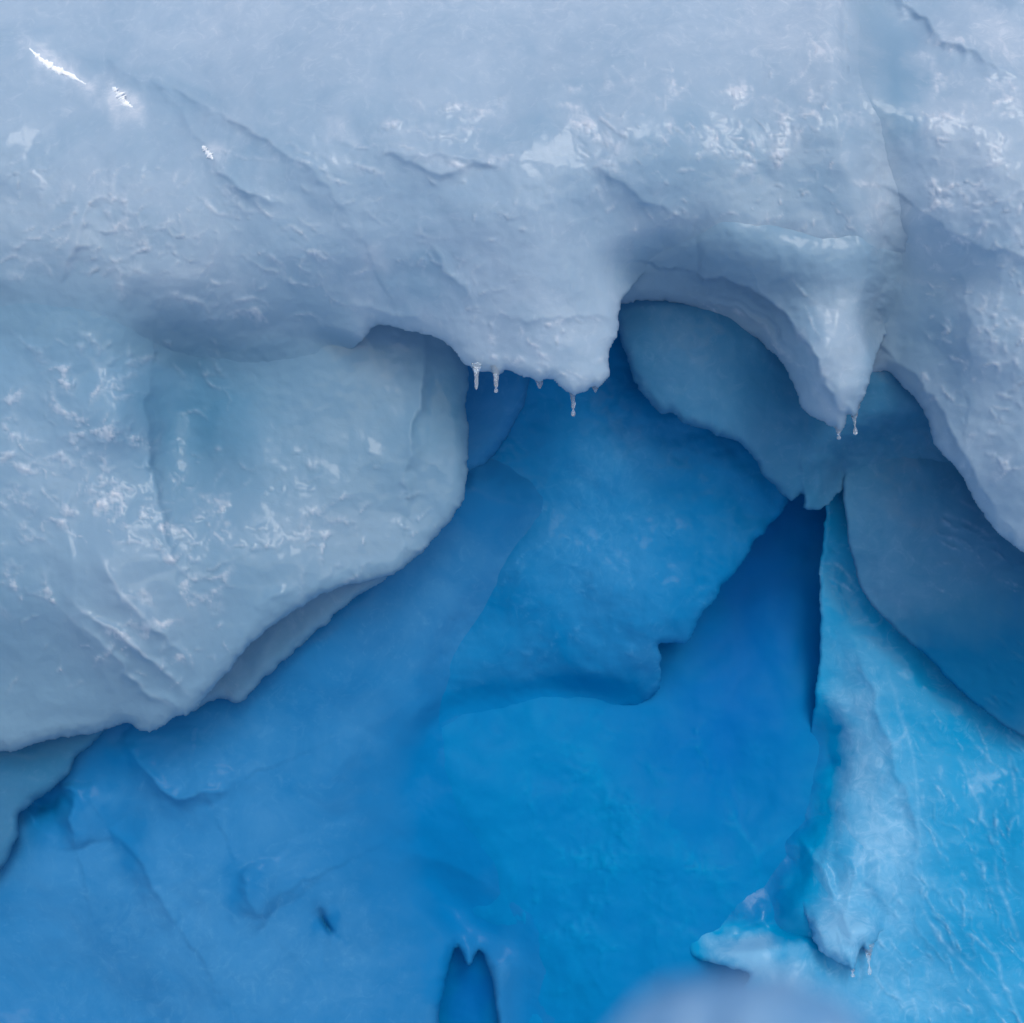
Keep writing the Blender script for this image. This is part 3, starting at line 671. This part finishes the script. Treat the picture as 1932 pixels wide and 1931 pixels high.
# ------------------------------------------------------------------ the blurred ice close to the viewer
def hummock():
    n, m = 96, 70
    th = np.linspace(0, 2 * math.pi, n, endpoint=False)
    tt = np.linspace(0, 1, m)
    T, A = np.meshgrid(tt, th, indexing='ij')
    base = to_world(1450.0, 1884.0, 0.7)
    r = 0.015 + 0.27 * T ** 0.5 + 0.4 * T ** 2
    z = -1.5 * T ** 1.25
    nz = 1 + 0.35 * fbm(np.cos(A) * 1.3 + 5, np.sin(A) * 1.3 + T * 4, 77, 4)
    Vx = base[0] + r * nz * np.cos(A) * 1.08
    Vy = base[1] + 0.06 + r * nz * np.sin(A) * 0.7
    Vz = base[2] + z + 0.02 * fbm(np.cos(A) * 2 + 3 * T, np.sin(A) * 2, 79, 4) * sstep(0, 0.04, T)
    V = np.stack([Vx, Vy, Vz], -1).reshape(-1, 3)
    V[:n] = [base[0], base[1] + 0.06, base[2]] + 0.02 * np.stack([np.cos(th), np.sin(th), 0 * th], 1)
    i = np.arange(m * n).reshape(m, n)
    j = np.roll(i, -1, axis=1)
    f = np.stack([i[:-1], i[1:], j[1:], j[:-1]], -1).reshape(-1, 4)
    capv = np.array([[base[0], base[1] + 0.06, base[2] + 0.003], [base[0], base[1] + 0.06, base[2] - 1.5]])
    k = m * n
    V = np.vstack([V, capv])
    cap = []
    for a in range(0, n, 2):
        cap.append([k, a, (a + 1) % n, (a + 2) % n])
        q = (m - 1) * n
        cap.append([k + 1, q + (a + 2) % n, q + (a + 1) % n, q + a])
    f = np.vstack([f, np.array(cap)])
    o = link_mesh('ice_hummock', V, f, ice('milky_ice', (0.10, 0.36, 0.64), (0.48, 0.66, 0.82), mott=0.9, scale=14, bump=0.2, rough=0.5), None, np.zeros(len(V)))
    tag(o, 'blurred milky white ice hummock close to the lens at the bottom edge', 'ice hummock')


hummock()

# ------------------------------------------------------------------ icicles and their drops
def lathe(ax, ay, az, prof, wob, seed, n=20, lean=(0, 0)):
    rr = np.random.RandomState(seed)
    prof = np.array(prof, float)
    t = np.linspace(0, 1, 40)
    zs = np.interp(t, np.linspace(0, 1, len(prof)), prof[:, 0])
    rs = np.interp(t, np.linspace(0, 1, len(prof)), prof[:, 1])
    th = np.linspace(0, 2 * math.pi, n, endpoint=False)
    A, Z = np.meshgrid(th, zs)
    Rr = np.repeat(rs[:, None], n, 1)
    nzv = 1 + wob * perlin(np.cos(A) * 0.9 + seed, Z * 60 + np.sin(A) * 0.9, seed) + wob * 0.8 * perlin(Z * 130 + seed, 0 * Z + 0.3, seed + 2)
    Rr = Rr * nzv
    L = (zs[0] - Z)
    V = np.stack([ax + lean[0] * L + Rr * np.cos(A) + 0.10 * Rr.max() * perlin(Z * 25, 0 * Z + seed, seed), ay + lean[1] * L + Rr * np.sin(A), az + Z], -1)
    k = len(zs)
    i = np.arange(k * n).reshape(k, n)
    j = np.roll(i, -1, axis=1)
    f = np.stack([i[:-1], i[1:], j[1:], j[:-1]], -1).reshape(-1, 4)
    V = V.reshape(-1, 3)
    V = np.vstack([V, [[ax, ay, az + zs[0] + 0.002], V[-n:].mean(0) - [0, 0, 0.001]]])
    cap = []
    for a in range(0, n, 2):
        cap.append([k * n, a, (a + 1) % n, (a + 2) % n])
        q = (k - 1) * n
        cap.append([k * n + 1, q + (a + 2) % n, q + (a + 1) % n, q + a])
    return V, np.vstack([f, np.array(cap)])


def icicle(x, y0, y1, w, d, label, drop=None, seed=1, shape='rod', group='icicles under the central lobe', lean=0.0):
    """hangs from (x, y0) down to (x, y1); w is its width at the root"""
    p = to_world(float(x), float(y0), d)
    u = PX * d
    L = (y1 - y0) * u
    r = w * u / 2
    root = bpy.data.objects.new('icicle', None)
    root.location = [float(v) for v in p]
    C.objects.link(root)
    tag(root, label, 'icicle', group)
    if shape == 'rod':
        prof = [(0.06, r * 1.7), (0.02, r * 1.3), (0, r), (-L * 0.3, r * 0.75), (-L * 0.6, r * 0.62), (-L * 0.85, r * 0.55), (-L * 0.95, r * 0.42), (-L, r * 0.08)]
    elif shape == 'cone':
        prof = [(0.05, r * 1.5), (0, r), (-L * 0.35, r * 0.62), (-L * 0.7, r * 0.30), (-L * 0.92, r * 0.16), (-L, r * 0.04)]
    else:
        prof = [(0.04, r * 1.3), (0, r), (-L * 0.4, r * 0.85), (-L * 0.75, r * 0.62), (-L * 0.93, r * 0.35), (-L, r * 0.05)]
    V, f = lathe(0, 0, 0, prof, 0.22, seed, lean=(lean, 0))
    link_mesh('shaft', V, f, CLEAR, root)
    if drop:
        dl, dw = drop[0] * u, drop[1] * u / 2
        V, f = lathe(lean * L, 0, -L + dl * 0.12, [(0, dw * 0.12), (-dl * 0.2, dw * 0.35), (-dl * 0.5, dw * 0.9), (-dl * 0.75, dw), (-dl * 0.92, dw * 0.6), (-dl, dw * 0.06)], 0.08, seed + 50)
        link_mesh('water_drop', V, f, CLEAR, root)


G2, G3 = 'icicles under the tapered lobe', 'icicles under the lower pendant'
icicle(899, 698, 738, 11, 10.84, 'leftmost slim clear icicle under the central ice lobe', None, 3)
icicle(936, 704, 734, 13, 10.84, 'clear icicle with a fat drop, second from the left under the central ice lobe', (11, 8), 5)
icicle(1018, 716, 735, 14, 10.84, 'short stubby clear icicle in the middle of the row under the central lobe', None, 8, 'stub')
icicle(1080, 736, 774, 13, 10.84, 'longest clear icicle, hanging from the lowest tip of the central lobe with a drop', (17, 8), 11, 'rod', lean=0.03)
icicle(1123, 724, 742, 26, 10.84, 'wide cone-shaped glassy icicle, rightmost under the central ice lobe', None, 14, 'cone')
icicle(1582, 812, 823, 10, 10.92, 'tiny drop-tipped icicle at the very point of the tapered lobe', (9, 8), 17, 'stub', G2)
icicle(1611, 774, 806, 18, 10.92, 'slim tapering icicle with a long drop, right of the tapered lobe\'s point', (20, 8), 20, 'cone', G2)
icicle(1608, 1826, 1836, 9, near_cave(12.4), 'tiny drop-tipped icicle at the point of the low cyan pendant', (9, 8), 23, 'stub', G3)
icicle(1638, 1790, 1820, 17, near_cave(12.4), 'slim icicle with a long drop, right of the low cyan pendant\'s point', (20, 8), 26, 'cone', G3)

# ------------------------------------------------------------------ white patches that paint sunlit glints on the ceiling
def glint_patch(pts, w, d, label, seed):
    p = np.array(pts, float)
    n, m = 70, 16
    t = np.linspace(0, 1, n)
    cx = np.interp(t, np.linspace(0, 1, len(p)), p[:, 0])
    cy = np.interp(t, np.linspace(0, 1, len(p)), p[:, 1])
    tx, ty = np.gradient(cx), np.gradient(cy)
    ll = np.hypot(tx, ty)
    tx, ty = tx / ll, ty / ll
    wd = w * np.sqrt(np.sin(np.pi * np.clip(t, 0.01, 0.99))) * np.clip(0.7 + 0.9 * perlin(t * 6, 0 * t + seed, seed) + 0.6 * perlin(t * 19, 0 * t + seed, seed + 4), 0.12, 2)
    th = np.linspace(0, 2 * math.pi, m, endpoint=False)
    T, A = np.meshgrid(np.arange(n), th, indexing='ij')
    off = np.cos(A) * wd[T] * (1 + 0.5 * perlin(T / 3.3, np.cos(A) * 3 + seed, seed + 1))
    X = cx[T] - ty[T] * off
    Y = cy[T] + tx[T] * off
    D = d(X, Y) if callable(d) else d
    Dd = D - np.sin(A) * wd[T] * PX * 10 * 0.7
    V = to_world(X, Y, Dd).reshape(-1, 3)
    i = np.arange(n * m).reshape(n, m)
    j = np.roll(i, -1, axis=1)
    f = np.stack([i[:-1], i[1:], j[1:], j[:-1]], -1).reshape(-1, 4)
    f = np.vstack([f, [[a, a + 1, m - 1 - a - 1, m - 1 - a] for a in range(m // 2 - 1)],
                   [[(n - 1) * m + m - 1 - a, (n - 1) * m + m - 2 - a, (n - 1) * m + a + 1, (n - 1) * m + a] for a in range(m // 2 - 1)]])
    o = link_mesh('glint_patch', V, f, GLINT)
    tag(o, label, 'snow patch', 'painted glints on the ceiling')  # no snow: white patches painting sunlit glints


def on_ceiling(x, y, lift=0.0):
    dg = bpy.context.evaluated_depsgraph_get()
    p = Vector([float(v) for v in to_world(float(x), float(y), 1.0)])
    o_ = Vector(CAM.tolist())
    hit, loc, *_ = S.ray_cast(dg, o_, (p - o_).normalized())
    fwd = Vector((0, math.cos(PITCH), math.sin(PITCH)))
    return (loc - o_).dot(fwd) - lift if hit else 11.0


for pts, w, label, sd_ in (([(55, 92), (75, 112), (100, 130), (130, 142), (162, 160)], 8, 'longest streak of painted white glint near the upper left corner of the ceiling', 1),
                           ([(212, 165), (222, 178), (232, 195), (250, 203)], 11, 'rounded painted white glint patch below the long streak, upper left', 2),
                           ([(382, 276), (390, 288), (402, 302)], 7, 'smallest painted white glint, lowest of the three at upper left', 3)):
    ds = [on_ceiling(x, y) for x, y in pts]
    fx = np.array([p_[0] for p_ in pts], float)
    glint_patch(pts, w, lambda X, Y, fx=fx, ds=ds: np.interp(X, fx, ds), label, sd_)
